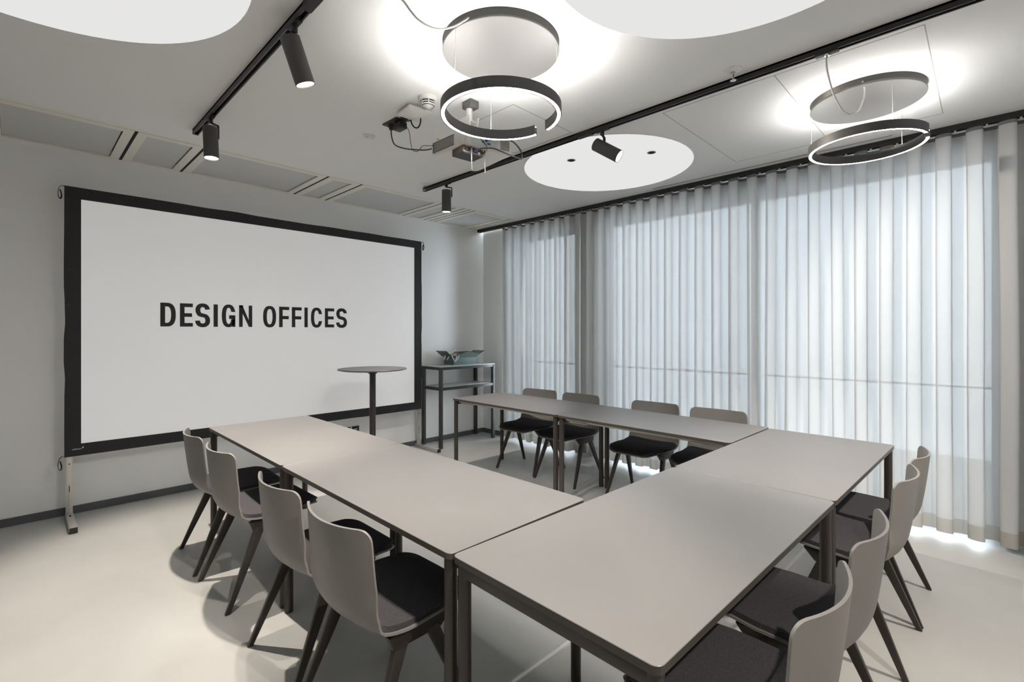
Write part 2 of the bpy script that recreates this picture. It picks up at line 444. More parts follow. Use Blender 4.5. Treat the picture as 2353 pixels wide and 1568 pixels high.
SPOTR, SPOTL = .043, .205
def make_spot():
    r = thing('track_spotlight', 'x', 'spotlight', (0,0,0), 0, 'black track spotlights')
    MB().box(-.016,.016,-.052,.052,-.036,-.002,.003).build('track_adapter', M['blackp'], r)
    MB().cyl((0,0,-.036),(0,0,-.062),.014,n=20).build('swivel', M['black'], r)
    return r
def spot_parts(r, d, roll):
    """yoke and housing hung under the adapter, aimed along d"""
    d = Vector(d).normalized(); piv = Vector((0,0,-.150))
    side = Vector((0,0,1)).cross(d)
    side = side.normalized() if side.length > .05 else Vector((math.cos(roll), math.sin(roll), 0))
    y = MB(); a = side*(SPOTR+.007)
    y.tube([(0,0,-.060), a+Vector((0,0,-.064)), a+Vector((0,0,-.070)), a+piv], .0055, 8, flat=.010).build('yoke', M['black'], r)
    back = piv - d*(SPOTL*.30); front = piv + d*(SPOTL*.70)
    q = Vector((0,0,1)).rotation_difference(-d).to_matrix().to_4x4()
    h = MB()
    prof = [(0,0),(SPOTR-.004,0),(SPOTR,-.004),(SPOTR,-SPOTL),(SPOTR-.003,-SPOTL),(SPOTR-.003,-SPOTL+.012)]
    h.lathe(prof, (0,0,0), 40)
    hs = h.build('housing', M['spot'], r, xf=Matrix.Translation(back) @ q)
    MB().lathe([(0,-SPOTL+.006),(SPOTR-.003,-SPOTL+.006)], (0,0,0), 40).build('lens', M['lens'], hs, xf=Matrix.Translation(back) @ q)
    return front, d
def add_spot(label, x, y, d, power, cone, blend=.55, roll=0., vis=True):
    r = make_spot(); r.location = (x,y,C-.004); r['label'] = label
    f, d = spot_parts(r, d, roll)
    l = bpy.data.lights.new('spot_beam', 'SPOT'); l.energy = power; l.color = WARM; l.spot_size = math.radians(cone); l.spot_blend = blend
    l.shadow_soft_size = .022
    o = bpy.data.objects.new('spot_beam', l); COL.objects.link(o)
    o.location = Vector((x,y,C-.004))+f+d*.004
    o.rotation_euler = Vector((0,0,-1)).rotation_difference(d).to_euler()
    return r
SP = 98
add_spot('larger-looking black spotlight near the camera on the left track, tilted to the right', TX1, 2.235, (.36,-.02,-1), SP*.7, 78, roll=.3)
add_spot('black spotlight pointing straight down at the far end of left track', TX1, 3.60, (.02,-.06,-1), SP*1.9, 70, roll=-1.2)
add_spot('black spotlight pointing down at the far end of the right track', TX2, 3.63, (.02,.02,-1), SP*.9, 74, roll=-.6)
add_spot('black spotlight on the right track tilted sideways in front of the disc with holes', TX2, 1.895, (.25,-.78,-.55), SP*.8, 100, roll=2.4)
add_spot('black spotlight on the left track above the camera, outside the picture', TX1, .60, (-.16,.35,-1), SP*.9, 84)
add_spot('black spotlight on the right track behind the camera, outside the picture', TX2, -.75, (.22,.62,-1), SP*1.35, 62)

add_spot('black spotlight on the left track behind the camera, outside the picture', TX1, -.85, (.12,.62,-1), SP, 78)
# ring pendants
def pendant(label, cx, cy, zb, gap0, gap1, wire_angles, up='ledup', dn='led'):
    R = .298; H = .050; T = .024
    r = thing('ring_pendant', label, 'pendant lamp', (cx,cy,C), 0, 'ring pendant lamps')
    # canopy: shallow drum with a waisted side and a flush lower disc
    rc = .2875
    MB().lathe([(rc,0),(rc-.004,-.010),(rc-.010,-.026),(rc-.006,-.036),(rc,-.038),(rc,-.042),(rc-.002,-.044),(0,-.044)], (0,0,0), 96).build('canopy', M['lampmetal'], r)
    z = zb - C
    a0, a1 = math.radians(gap1), math.radians(gap0)+2*PI
    q = .0045; prof = [(R,z),(R,z+H),(R-q,z+H),(R-q,z+H-.010),(R-T+q,z+H-.010),(R-T+q,z+H),(R-T,z+H),(R-T,z),(R-T+q,z),(R-T+q,z+.005),(R-q,z+.005),(R-q,z)]
    b = MB().ring(prof, (0,0,0), 128, a0, a1).build('ring_band', M['lampdark'], r)
    MB().ring([(R-q,z+.0012),(R-q,z+.0045),(R-T+q,z+.0045),(R-T+q,z+.0012)], (0,0,0), 128, a0+.01, a1-.01).build('led_strip', M[dn], b)
    MB().ring([(R-q,z+H-.0095),(R-q,z+H-.006),(R-T+q,z+H-.006),(R-T+q,z+H-.0095)], (0,0,0), 128, a0+.02, a1-.02).build('uplight_strip', M[up], b)
    for a in wire_angles:
        t = math.radians(a); q = R-T/2; x, y = q*math.cos(t), q*math.sin(t)
        k = rc-.008
        MB().cyl((k*math.cos(t),k*math.sin(t),-.043),(x,y,z+H),.0011,n=8).build('suspension_wire', M['cable_w'], r)
    return r
P1 = (1.675,1.721); P2 = (3.587,.526)
p1 = pendant('ring pendant lamp over the near table, left of the other ring', *P1, 2.496, -12, 5, (178,-62,57))
p2 = pendant('ring pendant lamp hanging in front of the curtains at the right', *P2, 2.538, -99, -81, (213,93,-31), 'ledup2', 'led2')

def tag_cable(o, label): return tag(o, label, 'cable')
def rim_pt(c, ang, z, r=.2885): return Vector((c[0]+r*math.cos(math.radians(ang)), c[1]+r*math.sin(math.radians(ang)), z))
# supply cables from track to canopy
def supply(parent, start, pts, adapter_y):
    P = catmull(pts, 10); o = Vector(parent.location)
    MB().tube([p-o for p in P], .0042, 8).build('supply_cable', M['cable_w'], parent)
    x = start[0]
    MB().box(x-.016-o.x,x+.016-o.x,adapter_y-.05-o.y,adapter_y+.05-o.y,C-.042-o.z,C-.004-o.z,.003).build('track_adapter', M['blackp'], parent)
    MB().cyl((start[0]-o.x,start[1]-o.y,C-.050-o.z),(start[0]-o.x,start[1]-o.y,C-.040-o.z),.014,n=20).build('cable_gland', M['chrome'], parent)
s1 = (TX1, 1.66, C-.050)
supply(p1, s1, [s1,(.885,1.660,2.792),(.935,1.658,2.762),(1.00,1.656,2.760),(1.066,1.654,2.745),(1.10,1.653,2.722),(1.136,1.652,2.702),(1.189,1.651,2.697),(1.243,1.649,2.708),(1.311,1.647,2.747),(1.375,1.645,2.802),(1.395,1.644,2.822),(1.402,1.644,2.826)], 1.66)
s2 = (TX2, .571, C-.050)
supply(p2, s2, [s2,(2.812,.572,2.775),(2.828,.569,2.718),(2.898,.559,2.641),(2.983,.547,2.599),(3.05,.537,2.588),(3.12,.527,2.598),(3.20,.515,2.630),(3.26,.506,2.666),(3.325,.496,2.744),(3.340,.494,2.790),(3.325,.496,2.818),(3.303,.499,2.830)], .571)

# slot diffuser in the ceiling beside the curtain rail
sd = MB().box(4.405,4.435,.48,2.39,C-.003,C).build('slot_diffuser', M['whitep'], smooth=False)
tag(sd, 'long thin white slot diffuser in the ceiling along the curtain rail', 'air vent')
MB().box(4.411,4.415,.49,2.38,C-.0036,C-.002).build('slot', M['plenum'], sd, smooth=False)
MB().box(4.425,4.429,.49,2.38,C-.0036,C-.002).build('slot', M['plenum'], sd, smooth=False)

# sprinklers
def sprinkler(label, x, y):
    r = thing('sprinkler_head', label, 'sprinkler', (x,y,C), 0, 'ceiling sprinklers')
    MB().lathe([(.045,0),(.044,-.004),(.020,-.014),(.012,-.015),(.012,-.012)], (0,0,0), 32).build('rosette', M['whitep'], r)
    MB().cyl((0,0,-.010),(0,0,-.024),.010,n=16).build('body', M['chrome'], r)
    MB().cyl((0,0,-.024),(0,0,-.046),.0035,n=10).build('glass_bulb', M['red'], r)
    f = MB()
    for s in (-1,1): f.tube([(s*.009,0,-.022),(s*.012,0,-.036),(s*.008,0,-.050),(0,0,-.056)], .0022, 6)
    f.build('yoke', M['chrome'], r)
    d = MB(); n = 24; pts = []
    for i in range(n): q = .017 if i % 2 else .012; pts.append((q*math.cos(2*PI*i/n), q*math.sin(2*PI*i/n)))
    d.prism(pts, -.0585, -.056).build('deflector', M['chrome'], r)
sprinkler('ceiling sprinkler with red bulb beside the middle of the right track', 2.717, .985)
sprinkler('ceiling sprinkler at the far end of the right track', 2.742, 3.878)

# smoke detector
r = thing('smoke_detector', 'round white smoke detector on the ceiling behind the access point', 'smoke detector', (1.742,2.425,C))
MB().lathe([(.056,0),(.056,-.016),(.052,-.021),(.046,-.022),(.046,-.026)], (0,0,0), 40).build('base', M['whitep'], r)
MB().lathe([(.040,-.022),(.040,-.050),(.036,-.054)], (0,0,0), 40).build('chamber', M['plenum'], r)
MB().lathe([(.047,-.034),(.046,-.037),(.040,-.037)], (0,0,0), 40).build('vane', M['whitep'], r)
MB().lathe([(.044,-.045),(.042,-.050),(.026,-.056),(.020,-.062),(0,-.064)], (0,0,0), 40).build('cap', M['whitep'], r)
for i in range(6):
    t = PI/3*i; MB().cyl((.044*math.cos(t),.044*math.sin(t),-.024),(.042*math.cos(t),.042*math.sin(t),-.050),.003,n=8).build('rib', M['whitep'], r)

# motion sensor plate
r = thing('motion_sensor', 'small flat round sensor in the ceiling left of the projector', 'sensor', (1.784,3.208,C))
MB().lathe([(.043,0),(.043,-.003),(.040,-.004),(0,-.004)], (0,0,0), 32).build('plate', M['alu'], r)
MB().lathe([(.017,-.004),(.015,-.010),(0,-.013)], (0,0,0), 20).build('dome', M['whitep'], r)

# wifi access point: shallow white pyramid
r = thing('access_point', 'square white pyramid-shaped wireless access point on the ceiling', 'access point', (1.775,2.617,C), math.radians(-6))
a = .088; b = .080
bm = bmesh.new()
lo = [bm.verts.new((x*a,y*a,-.030)) for x,y in ((-1,-1),(1,-1),(1,1),(-1,1))]
up = [bm.verts.new((x*b,y*b,-.014)) for x,y in ((-1,-1),(1,-1),(1,1),(-1,1))]
ap = bm.verts.new((0,0,-.052))
bm.faces.new(up)
for i in range(4): bm.faces.new((lo[i],lo[(i+1)%4],up[(i+1)%4],up[i])); bm.faces.new((lo[(i+1)%4],lo[i],ap))
bmesh.ops.bevel(bm, geom=list(bm.edges), offset=.004, segments=2, affect='EDGES')
MB().frombm(bm).build('cover', M['whitep'], r, angle=15)
MB().box(-.05,.05,-.05,.05,-.014,0,.003).build('mounting_plate', M['whitep'], r)
# sockets + plugs
r = thing('power_socket', 'black double power socket on the ceiling with plugs in it', 'socket', (1.787,2.872,C), math.radians(2))
MB().box(-.042,.042,-.083,.083,-.011,0,.003).build('cover_plate', M['blackp'], r)
for y in (-.036,.040): MB().lathe([(.027,-.0112),(.027,-.0135),(.021,-.0135),(.021,-.0115)], (0,y,0), 28).build('socket_ring', M['blackp'], r)
r = thing('network_socket', 'small black network outlet between double socket and access point', 'socket', (1.800,2.735,C))
MB().box(-.032,.032,-.036,.036,-.016,0,.003).build('cover_plate', M['blackp'], r)
MB().box(-.012,.006,-.024,-.012,-.0168,-.0155).build('port', M['whitep'], r, smooth=False)
MB().box(.010,.016,-.008,.006,-.0168,-.0155).build('port', M['whitep'], r, smooth=False)
# power cables
r = thing('power_cable', 'black mains cable sagging from the ceiling socket to the projector', 'cable', (1.785,2.912,2.838))
o = Vector(r.location)
MB().cyl((0,0,.003),(0,0,-.028),.019,.012,n=18).build('plug', M['blackp'], r)
pts = [(1.785,2.912,2.812),(1.785,2.905,2.763),(1.785,2.868,2.700),(1.785,2.771,2.650),(1.785,2.644,2.606),(1.785,2.525,2.572),(1.780,2.46,2.558),(1.775,2.437,2.555)]
MB().tube([p-o for p in catmull(pts,8)], .0042, 8).build('cord', M['blackp'], r)
r = thing('plug_adapter', 'black block adapter plugged into the ceiling socket with a thin wavy lead', 'adapter', (1.790,2.836,2.838))
o = Vector(r.location)
MB().cyl((0,0,.003),(0,0,-.014),.021,n=20).build('plug', M['blackp'], r)
MB().box(-.024,.030,-.066,.022,-.052,-.012,.005).build('housing', M['blackp'], r)
pts = [(1.80,2.772,2.800),(1.80,2.747,2.79),(1.80,2.715,2.745),(1.80,2.705,2.70),(1.80,2.693,2.65),(1.80,2.672,2.612),(1.80,2.63,2.594),(1.80,2.60,2.597),(1.80,2.566,2.612),(1.80,2.52,2.602),(1.798,2.47,2.587),(1.795,2.440,2.582)]
MB().tube([p-o for p in catmull(pts,8)], .0020, 6).build('lead', M['blackp'], r)
pts = [(1.815,2.72,2.832),(1.82,2.715,2.805),(1.825,2.69,2.775),(1.828,2.655,2.765),(1.828,2.63,2.785),(1.825,2.62,2.815)]
o = MB().tube(catmull(pts,8), .0048, 8).build('network_cable', M['blackp']); tag_cable(o, 'short black cable looping from the network outlet under the access point')

# projector on its ceiling mount
r = thing('projector', 'white ceiling projector partly hidden by the ring pendant', 'projector', (1.95,2.28,2.50))
o = Vector(r.location)
outl = rpoly([(1.765,2.125),(2.105,2.040),(2.165,2.475),(1.765,2.430)], .050, 8)
lay = [(.020,0),(.006,.006),(0,.020),(0,.070),(.008,.086),(.022,.092)]
cx = sum(p[0] for p in outl)/len(outl); cy = sum(p[1] for p in outl)/len(outl)
b = MB(); vs = []; n = len(outl)
for ins, z in lay:
    for x, y in outl:
        dx, dy = x-cx, y-cy; L = math.hypot(dx,dy); k = (L-ins)/L
        vs.append((cx+dx*k-o.x, cy+dy*k-o.y, z))
fs = [tuple(range(n-1,-1,-1)), tuple(range((len(lay)-1)*n, len(lay)*n))]
for q in range(len(lay)-1):
    for i in range(n): fs.append((q*n+i, q*n+(i+1)%n, (q+1)*n+(i+1)%n, (q+1)*n+i))
b.add(vs, fs).build('body', M['whitep'], r, angle=50)
g = MB()
for i in range(18):
    for j in range(9):
        y = 2.405-.0115*i; z = 2.516+.0072*j
        if y < 2.19: continue
        g.box(1.7635-o.x,1.7665-o.x,y-.004-o.y,y+.004-o.y,z-.0016-o.z,z+.0016-o.z)
g.build('vent_grille', M['plenum'], r, smooth=False)['kind'] = 'stuff'
# rear face: vector from near corner to right corner
A = Vector((1.765,2.125)); B = Vector((2.105,2.040)); e = (B-A).normalized(); nn = Vector((e.y,-e.x))
def rear(s, z, d=0.): p = A+e*s+nn*d; return (p.x-o.x, p.y-o.y, z-o.z)
def rear_box(bm_, s0, s1, z0_, z1_, d0, d1): return bm_.hexa([rear(s0,z0_,d0),rear(s1,z0_,d0),rear(s1,z0_,d1),rear(s0,z0_,d1),rear(s0,z1_,d0),rear(s1,z1_,d0),rear(s1,z1_,d1),rear(s0,z1_,d1)])
rear_box(MB(), .055,.225,2.518,2.580,-.002,.0025).build('connector_panel', M['cratelight'], r, smooth=False)
g = MB()
for i in range(7):
    for j in range(9): rear_box(g, .248+.009*i,.253+.009*i,2.514+.0072*j,2.517+.0072*j,-.001,.0025)
g.build('vent_grille', M['plenum'], r, smooth=False)['kind'] = 'stuff'
for s0, z, w_, h_, m_ in ((.075,2.560,.008,.006,'blackp'),(.125,2.562,.014,.008,'paper'),(.130,2.548,.016,.010,'paper'),(.128,2.535,.014,.006,'blackp'),(.168,2.528,.022,.009,'blue')):
    rear_box(MB(), s0-w_/2,s0+w_/2,z-h_/2,z+h_/2,.001,.005).build('port', M[m_], r, smooth=False)
MB().cyl(rear(.150,2.545,.002),rear(.150,2.545,.022),.008,n=14).build('video_plug', M['blue'], r)
for x, y in ((1.80,2.40),(1.83,2.17)):
    MB().cyl((x-o.x,y-o.y,.086),(x-o.x,y-o.y,.112),.008,n=14).build('foot_knob', M['brass'], r)
mt = MB().box(-.028,.040,-.040,.040,.306,.352,.004).build('mount_plate', M['lampmetal'], r)
MB().cyl((.004,.01,.306),(.004,.01,.225),.021,n=24).build('mount_tube', M['whitep'], r)
yk = MB()
for s in (-1,1): yk.hexa([(.004+s*.026-.002,-.030,.165),(.004+s*.026+.002,-.030,.165),(.004+s*.026+.002,.050,.165),(.004+s*.026-.002,.050,.165),(.004+s*.036-.002,-.040,.250),(.004+s*.036+.002,-.040,.250),(.004+s*.036+.002,.060,.250),(.004+s*.036-.002,.060,.250)])
yk.box(-.024,.032,-.030,.050,.218,.224)
yk.build('mount_yoke', M['whitep'], r, smooth=False)
ms = MB()
for q in ((-.12,-.09),(.11,-.13),(.13,.12),(-.12,.10)): ms.tube([(.004,.01,.150),(q[0]*.5,q[1]*.5,.120),(q[0],q[1],.104),(q[0],q[1],.090)], .007, 8)
ms.cyl((.004,.01,.130),(.004,.01,.170),.034,n=20)
ms.build('mount_spider', M['whitep'], r)
for x,y in ((-.022,-.034),(.030,-.034),(.030,.054)): MB().cyl((x,y-.006,.175),(x,y+.006,.175),.008,n=12).build('thumb_screw', M['brass'], r)
# streaming box hung under the projector
r = thing('streaming_box', 'small black box with two antennas fixed under the projector', 'network box', (1.857,2.190,2.500), math.radians(-5))
MB().prism(rrect(-.074,.074,-.058,.058,.008,4), -.036, -.001).build('case', M['boxside'], r)
MB().prism(rrect(-.072,.072,-.056,.056,.008,4), -.0372, -.036).build('face', M['boxdark'], r, smooth=False)
text_mesh('Quintern', .013, .0002, M['paper'], r, (-.060,-.046,-.0376), (PI,0,0))
for x, y, z in ((-.046,-.061,-.020),(.010,-.061,-.018)):
    MB().box(x-.010,x+.010,y-.0015,y+.003,z-.008,z+.008).build('port', M['blackp'], r, smooth=False)
MB().box(.032,.046,-.0605,-.057,-.030,-.018).build('port', M['alu'], r, smooth=False)
for x in (-.028,.068):
    an = MB().cyl((x,-.058,-.016),(x,-.078,-.016),.005,n=12)
    an.tube([(x,-.076,-.006),(x,-.076,-.022),(x+.001,-.078,-.140)], [.0058,.0052,.0040], 12)
    an.build('antenna', M['lampdark'], r)
MB().tube(catmull([(.004,-.060,-.018),(.008,-.080,-.016)],6), .007, 10).build('video_plug', M['blue'], r)
# video cable looping from the box to the projector's rear
cp = [(1.865,2.112,2.482),(1.880,2.085,2.492),(1.93,2.050,2.496),(1.985,2.020,2.480),(2.05,1.990,2.462),(2.10,1.985,2.462),(2.125,2.000,2.490),(2.11,2.012,2.535),(2.05,2.020,2.565),(1.97,2.045,2.560),(1.915,2.070,2.546)]
o2 = MB().tube(catmull(cp,8), .0045, 8).build('video_cable', M['cable_g']); tag_cable(o2, 'dark grey video cable looping over the rear of the projector')
cp = [(1.832,2.105,2.57),(1.838,2.098,2.556),(1.865,2.090,2.548),(1.89,2.085,2.530),(1.915,2.085,2.508),(1.925,2.10,2.488)]
o2 = MB().tube(catmull(cp,8), .0016, 6).build('thin_cable', M['cable_g']); tag_cable(o2, 'thin dark lead running from projector ports to the box antenna')
cp = [(1.93+.05*math.cos(t), 2.24+.07*math.sin(t), 2.612+.010*math.sin(2*t+i)) for i in range(3) for t in [k*PI/8 for k in range(16)]]
cp = [(x+.09, y-.06, max(z,2.602)) for x,y,z in cp]
o2 = MB().tube(cp, .0034, 6).build('coiled_cable', M['cable_g']); tag_cable(o2, 'coil of dark cable lying on top of the projector')

# ------------------------------------------------------------------ curtain rail and curtains
rl = MB().box(4.500,4.508,YF+.02,5.10,C-.040,C).box(4.508,4.545,YF+.02,5.10,C-.016,C).box(4.537,4.545,YF+.02,5.10,C-.040,C-.016)
rail = rl.build('curtain_rail', M['black'], smooth=False); tag(rail, 'long black curtain rail fixed to the ceiling along the windows', 'curtain rail')
PER = .157; X0 = 4.522
def smooth_noise(seed):
    rr = random.Random(seed); tb = [rr.uniform(-1,1) for _ in range(256)]
    def f(t):
        i = math.floor(t); u = t-i; u = u*u*(3-2*u); return tb[i%256]*(1-u)+tb[(i+1)%256]*u
    return f
def curtain(label, y0, y1, seed, ph0, ztop=2.803, rand=1.):
    n1, n2, n3 = smooth_noise(seed), smooth_noise(seed+1), smooth_noise(seed+2)
    def P(y, z):
        k = (ph0-y)/PER; t = 1-(z/ztop)                   # t: 0 at the top, 1 at the floor
        ph = 2*PI*k + rand*(.55*t*n1(k*.8+11) )
        A = .036*(1+rand*.30*n2(k*1.0+3)*(.3+t)) + .005*t
        x = X0 + A*math.sin(ph) + rand*.010*t*n3(k*.37+t*.8)
        yy = y + .019*math.sin(2*ph+.3)*(1+.3*n2(k+60)*t) + rand*.008*t*n1(k*.5+z*.7+40)
        return (x, yy, z)
    r = thing('curtain', label, 'curtain', (X0,(y0+y1)/2,0), 0, 'sheer grey curtains')
    o = Vector(r.location); ny = int((y0-y1)/PER*26)
    def sect(zs, name, m, off=0.):
        b = MB(); vs = []
        for z in zs:
            for i in range(ny+1):
                p = Vector(P(y0+(y1-y0)*i/ny, z)); vs.append((p.x-o.x+off, p.y-o.y, p.z-o.z))
        k = ny+1
        b.add(vs, [(j*k+i, j*k+i+1, (j+1)*k+i+1, (j+1)*k+i) for j in range(len(zs)-1) for i in range(ny)])
        return b.build(name, m, r, angle=180)
    zb = .036
    sect([zb+.098+(ztop-.024-zb-.098)*j/14 for j in range(15)], 'fabric', M['curtain'])
    sect([zb+.098*j/2 for j in range(3)], 'hem', M['hem'])
    sect([ztop-.024,ztop], 'heading_tape', M['tape'])
    g = MB(); y = y0-.03
    while y > y1+.02:
        p = Vector(P(y, ztop)); g.box(4.518-o.x,4.526-o.x,p.y-.006-o.y,p.y+.006-o.y,ztop-.01,C-.017); y -= PER
    g.build('gliders', M['whitep'], r, smooth=False)['kind'] = 'stuff'
    return r
PH = 4.574
curtain('narrow sheer curtain at the far left by the corner and shelf', 4.605, 3.345, 21, PH)
curtain('sheer curtain in the middle, behind the window-side chairs', 3.335, 1.452, 33, PH)
curtain('wide sheer curtain at the right edge, behind the ring pendant', 1.436, YF+.05, 52, PH, rand=1.5)

# ------------------------------------------------------------------ tables
TT = .745; TTH = .021
def make_table():
    r = thing('folding_table', 'x', 'table', (0,0,0), 0, 'taupe tables in a U shape')
    hx, hy, rad = .35, .6985, .022
    b = MB(); pl = rrect(-hx,hx,-hy,hy,rad,6); pin = rrect(-hx+.0015,hx-.0015,-hy+.0015,hy-.0015,rad-.001,6); n = len(pl)
    z0, z1 = TT-TTH, TT
    vs = [(x,y,z0) for x,y in pl]+[(x,y,z1-.0015) for x,y in pl]+[(x,y,z1) for x,y in pin]
    b.cur = 1; b.add(vs[:2*n], [tuple(range(n-1,-1,-1))]+[(i,(i+1)%n,n+(i+1)%n,n+i) for i in range(n)])
    b.cur = 0; b.add(vs[n:], [(i,(i+1)%n,n+(i+1)%n,n+i) for i in range(n)]+[tuple(range(n,2*n))])
    b.build('tabletop', [M['top'], M['edge']], r)
    zl = z0-.006; lx, ly = hx-.027, hy-.030
    for sx in (-1,1):
        for sy in (-1,1):
            MB().cyl((sx*lx,sy*ly,0),(sx*lx,sy*ly,zl),.0208,n=28).build('leg', M['bronze'], r)
            MB().box(sx*lx-.012,sx*lx+.012,sy*ly-.012,sy*ly+.012,zl,z0).build('spacer', M['blackp'], r, smooth=False)
    for sy in (-1,1):
        y = sy*(hy-.030); MB().box(-lx,lx,y-.019,y+.019,zl-.034,zl,.004).build('end_rail', M['bronze'], r)
    for sx in (-1,1):
        x = sx*(hx-.055); MB().box(x-.014,x+.014,-hy+.06,hy-.06,zl-.016,z0,.002).build('side_beam', M['beam'], r)
        for sy in (-1,1):
            y = sy*(hy-.19); MB().box(x-.018,x+.018,y-.085,y+.085,zl-.024,zl-.014,.003).build('latch', M['beam'], r)
    return r
T0 = make_table()
def tpos(X, Y, ro, u, v): return (X+u-ro*v, Y+v+ro*u, 0)
first = [True]
def table(label, X, Y, ro, u, v, rz):
    o = T0 if first[0] else copy_tree(T0); first[0] = False
    x, y, z = tpos(X,Y,ro,u,v); place(o, (x,y,0), ro+rz, label)
table('table at the left rear, in front of the projection screen', .931,1.181,-.0073,.35,2.101,0)
table('left middle table between the screen-end table and the nearest table', .931,1.181,-.0073,.35,.700,0)
table('nearest table, its rounded corner at the bottom of the photo', .9127,.4771,-.0271,.700,.35,PI/2)
table('right near table at the curtain end of the cross row', .9127,.4771,-.0271,2.101,.35,PI/2)
table('window-side table touching the cross row', 3.0702,1.1268,-.0187,.35,.701,0)
table('far window-side table beside the tall metal shelf', 3.0702,1.1268,-.0187,.35,2.102,0)

# ------------------------------------------------------------------ chairs
prof = [(.272,.418),(.266,.432),(.235,.444),(.16,.447),(.05,.439),(-.06,.433),(-.130,.438),(-.178,.460),(-.203,.505),(-.216,.570),(-.228,.660),(-.237,.740),(-.243,.798)]
PP = catmull([Vector((0,y,z)) for y,z in prof], 12)
acc = [0.]
for a, b in zip(PP, PP[1:]): acc.append(acc[-1]+(b-a).length)
TOT = acc[-1]
def at_s(s):
    s = max(0,min(TOT,s)); lo_, hi_ = 0, len(acc)-1
    while hi_-lo_ > 1:
        m_ = (lo_+hi_)//2
        if acc[m_] <= s: lo_ = m_
        else: hi_ = m_
    t = (s-acc[lo_])/max(1e-9,acc[hi_]-acc[lo_]); return PP[lo_].lerp(PP[hi_], t)
def tangent(s): return (at_s(s+.006)-at_s(s-.006)).normalized()
def lerp_tab(tab, x):
    if x <= tab[0][0]: return tab[0][1]
    for (a,va),(b,vb) in zip(tab,tab[1:]):
        if x <= b: t = (x-a)/(b-a); t = t*t*(3-2*t); return va+(vb-va)*t
    return tab[-1][1]
WID = [(0,.198),(.10,.222),(.22,.238),(.36,.240),(.46,.236),(.60,.230),(.75,.226),(TOT,.220)]
CUR = [(0,.0),(.10,.004),(.30,.010),(.42,.020),(.52,.040),(.62,.052),(TOT,.058)]
def shell_pt(u, s, inset=0., s0=0., s1=None, r0=.070, r1=.038):
    s1 = TOT if s1 is None else s1
    w_ = lerp_tab(WID, s)-inset
    for d, r_ in ((s-s0,r0),(s1-s,r1)):
        if d < r_: w_ -= r_-math.sqrt(max(0., r_*r_-(r_-d)**2))
    c = at_s(s); tg = tangent(s); nrm = Vector((0,-tg.z,tg.y))
    if nrm.z < 0 and nrm.y < 0: nrm = -nrm
    nrm = Vector((0, abs(tg.z), abs(tg.y))) if s > .25 else Vector((0, -tg.z, abs(tg.y)))
    full = lerp_tab(WID, s); uu = u*w_/full
    p = c + nrm.normalized()*(lerp_tab(CUR, s)*uu*uu)
    return Vector((u*w_, p.y, p.z))
def ease(v, k=.5):   # denser rows at both ends
    return v + (-.5*k/PI)*math.sin(2*PI*v)
def make_chair():
    r = thing('dining_chair', 'x', 'chair', (0,0,0), 0, 'taupe shell chairs around the tables')
    MB().sheet(lambda u,v: shell_pt(-u, ease(v,.8)*TOT), 22, 60, -.0085, 0.).build('shell', M['shell'], r, angle=60)
    pa, pb = .010, .470
    def pad(u, v):
        s = pa+(pb-pa)*ease(v,.8); return shell_pt(-u, s, .010, pa, pb, .070, .055)
    MB().sheet(pad, 20, 34, .0006, .019).build('seat_pad', M['pad'], r, angle=60)
    for sx in (-1,1):
        for sy in (-1,1):
            xt, xb = sx*.203, sx*.242
            t0, t1 = (.036,.088) if sy > 0 else (-.088,-.036); b0, b1 = (.219,.243) if sy > 0 else (-.243,-.219)
            tx, bx = .013, .0095
            MB().hexa([(xb-bx,b0,0),(xb+bx,b0,0),(xb+bx,b1,0),(xb-bx,b1,0),(xt-tx,t0,.392),(xt+tx,t0,.392),(xt+tx,t1,.392),(xt-tx,t1,.392)], .005, 2).build('leg', M['leg'], r)
        MB().hexa([(sx*.203-.013,-.100,.374),(sx*.203+.013,-.100,.374),(sx*.203+.013,.100,.374),(sx*.203-.013,.100,.374),
                   (sx*.200-.014,-.118,.424),(sx*.200+.014,-.118,.424),(sx*.200+.014,.150,.428),(sx*.200-.014,.150,.428)], .006, 2).build('side_rail', M['leg'], r)
    MB().box(-.195,.195,-.045,.045,.400,.422,.004).build('crossbar', M['leg'], r)
    return r
C0 = make_chair()
fc = [True]
def chair(label, x, y, rz):
    o = C0 if fc[0] else copy_tree(C0); fc[0] = False
    place(o, (x,y,0), rz, label)
# left row faces +x
chair('chair on the left side of the tables, nearest to the camera', .962,1.615,-PI/2+.02)
chair('second chair from the camera along the left side of the tables', .965,2.150,-PI/2-.01)
chair('third chair from the camera along the left side of the tables', .965,2.985,-PI/2+.015)
chair('chair at the far end of the left side, nearest the projection screen', .966,3.535,-PI/2-.06)
# window row faces -x
chair('window-side chair at the far end, nearest the metal shelf', 3.765,3.450,PI/2+.08)
chair('window-side chair second from the metal shelf', 3.760,2.915,PI/2)
chair('window-side chair third from the metal shelf', 3.765,2.105,PI/2+.02)
chair('window-side chair half hidden by the cross row of tables', 3.760,1.550,PI/2+.02)
# near row faces +y
chair('chair on the near right side, furthest right next to the curtain', 3.295,.462,.0)
chair('chair on the near right side, second from the curtain', 2.782,.466,-.01)
chair('chair on the near right side, third from the curtain', 1.950,.478,.01)
chair('chair in the bottom right foreground, fourth from the curtain', 1.400,.488,-.01)

# ------------------------------------------------------------------ projection screen
YS = 5.0
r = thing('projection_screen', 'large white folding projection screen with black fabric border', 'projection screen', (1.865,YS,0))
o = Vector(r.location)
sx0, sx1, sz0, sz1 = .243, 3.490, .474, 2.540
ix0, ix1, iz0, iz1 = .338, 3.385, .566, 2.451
MB().box(ix0-.02-o.x,ix1+.02-o.x,-.001,.002,iz0-.02,iz1+.02).build('screen_surface', M['screen'], r, smooth=False)
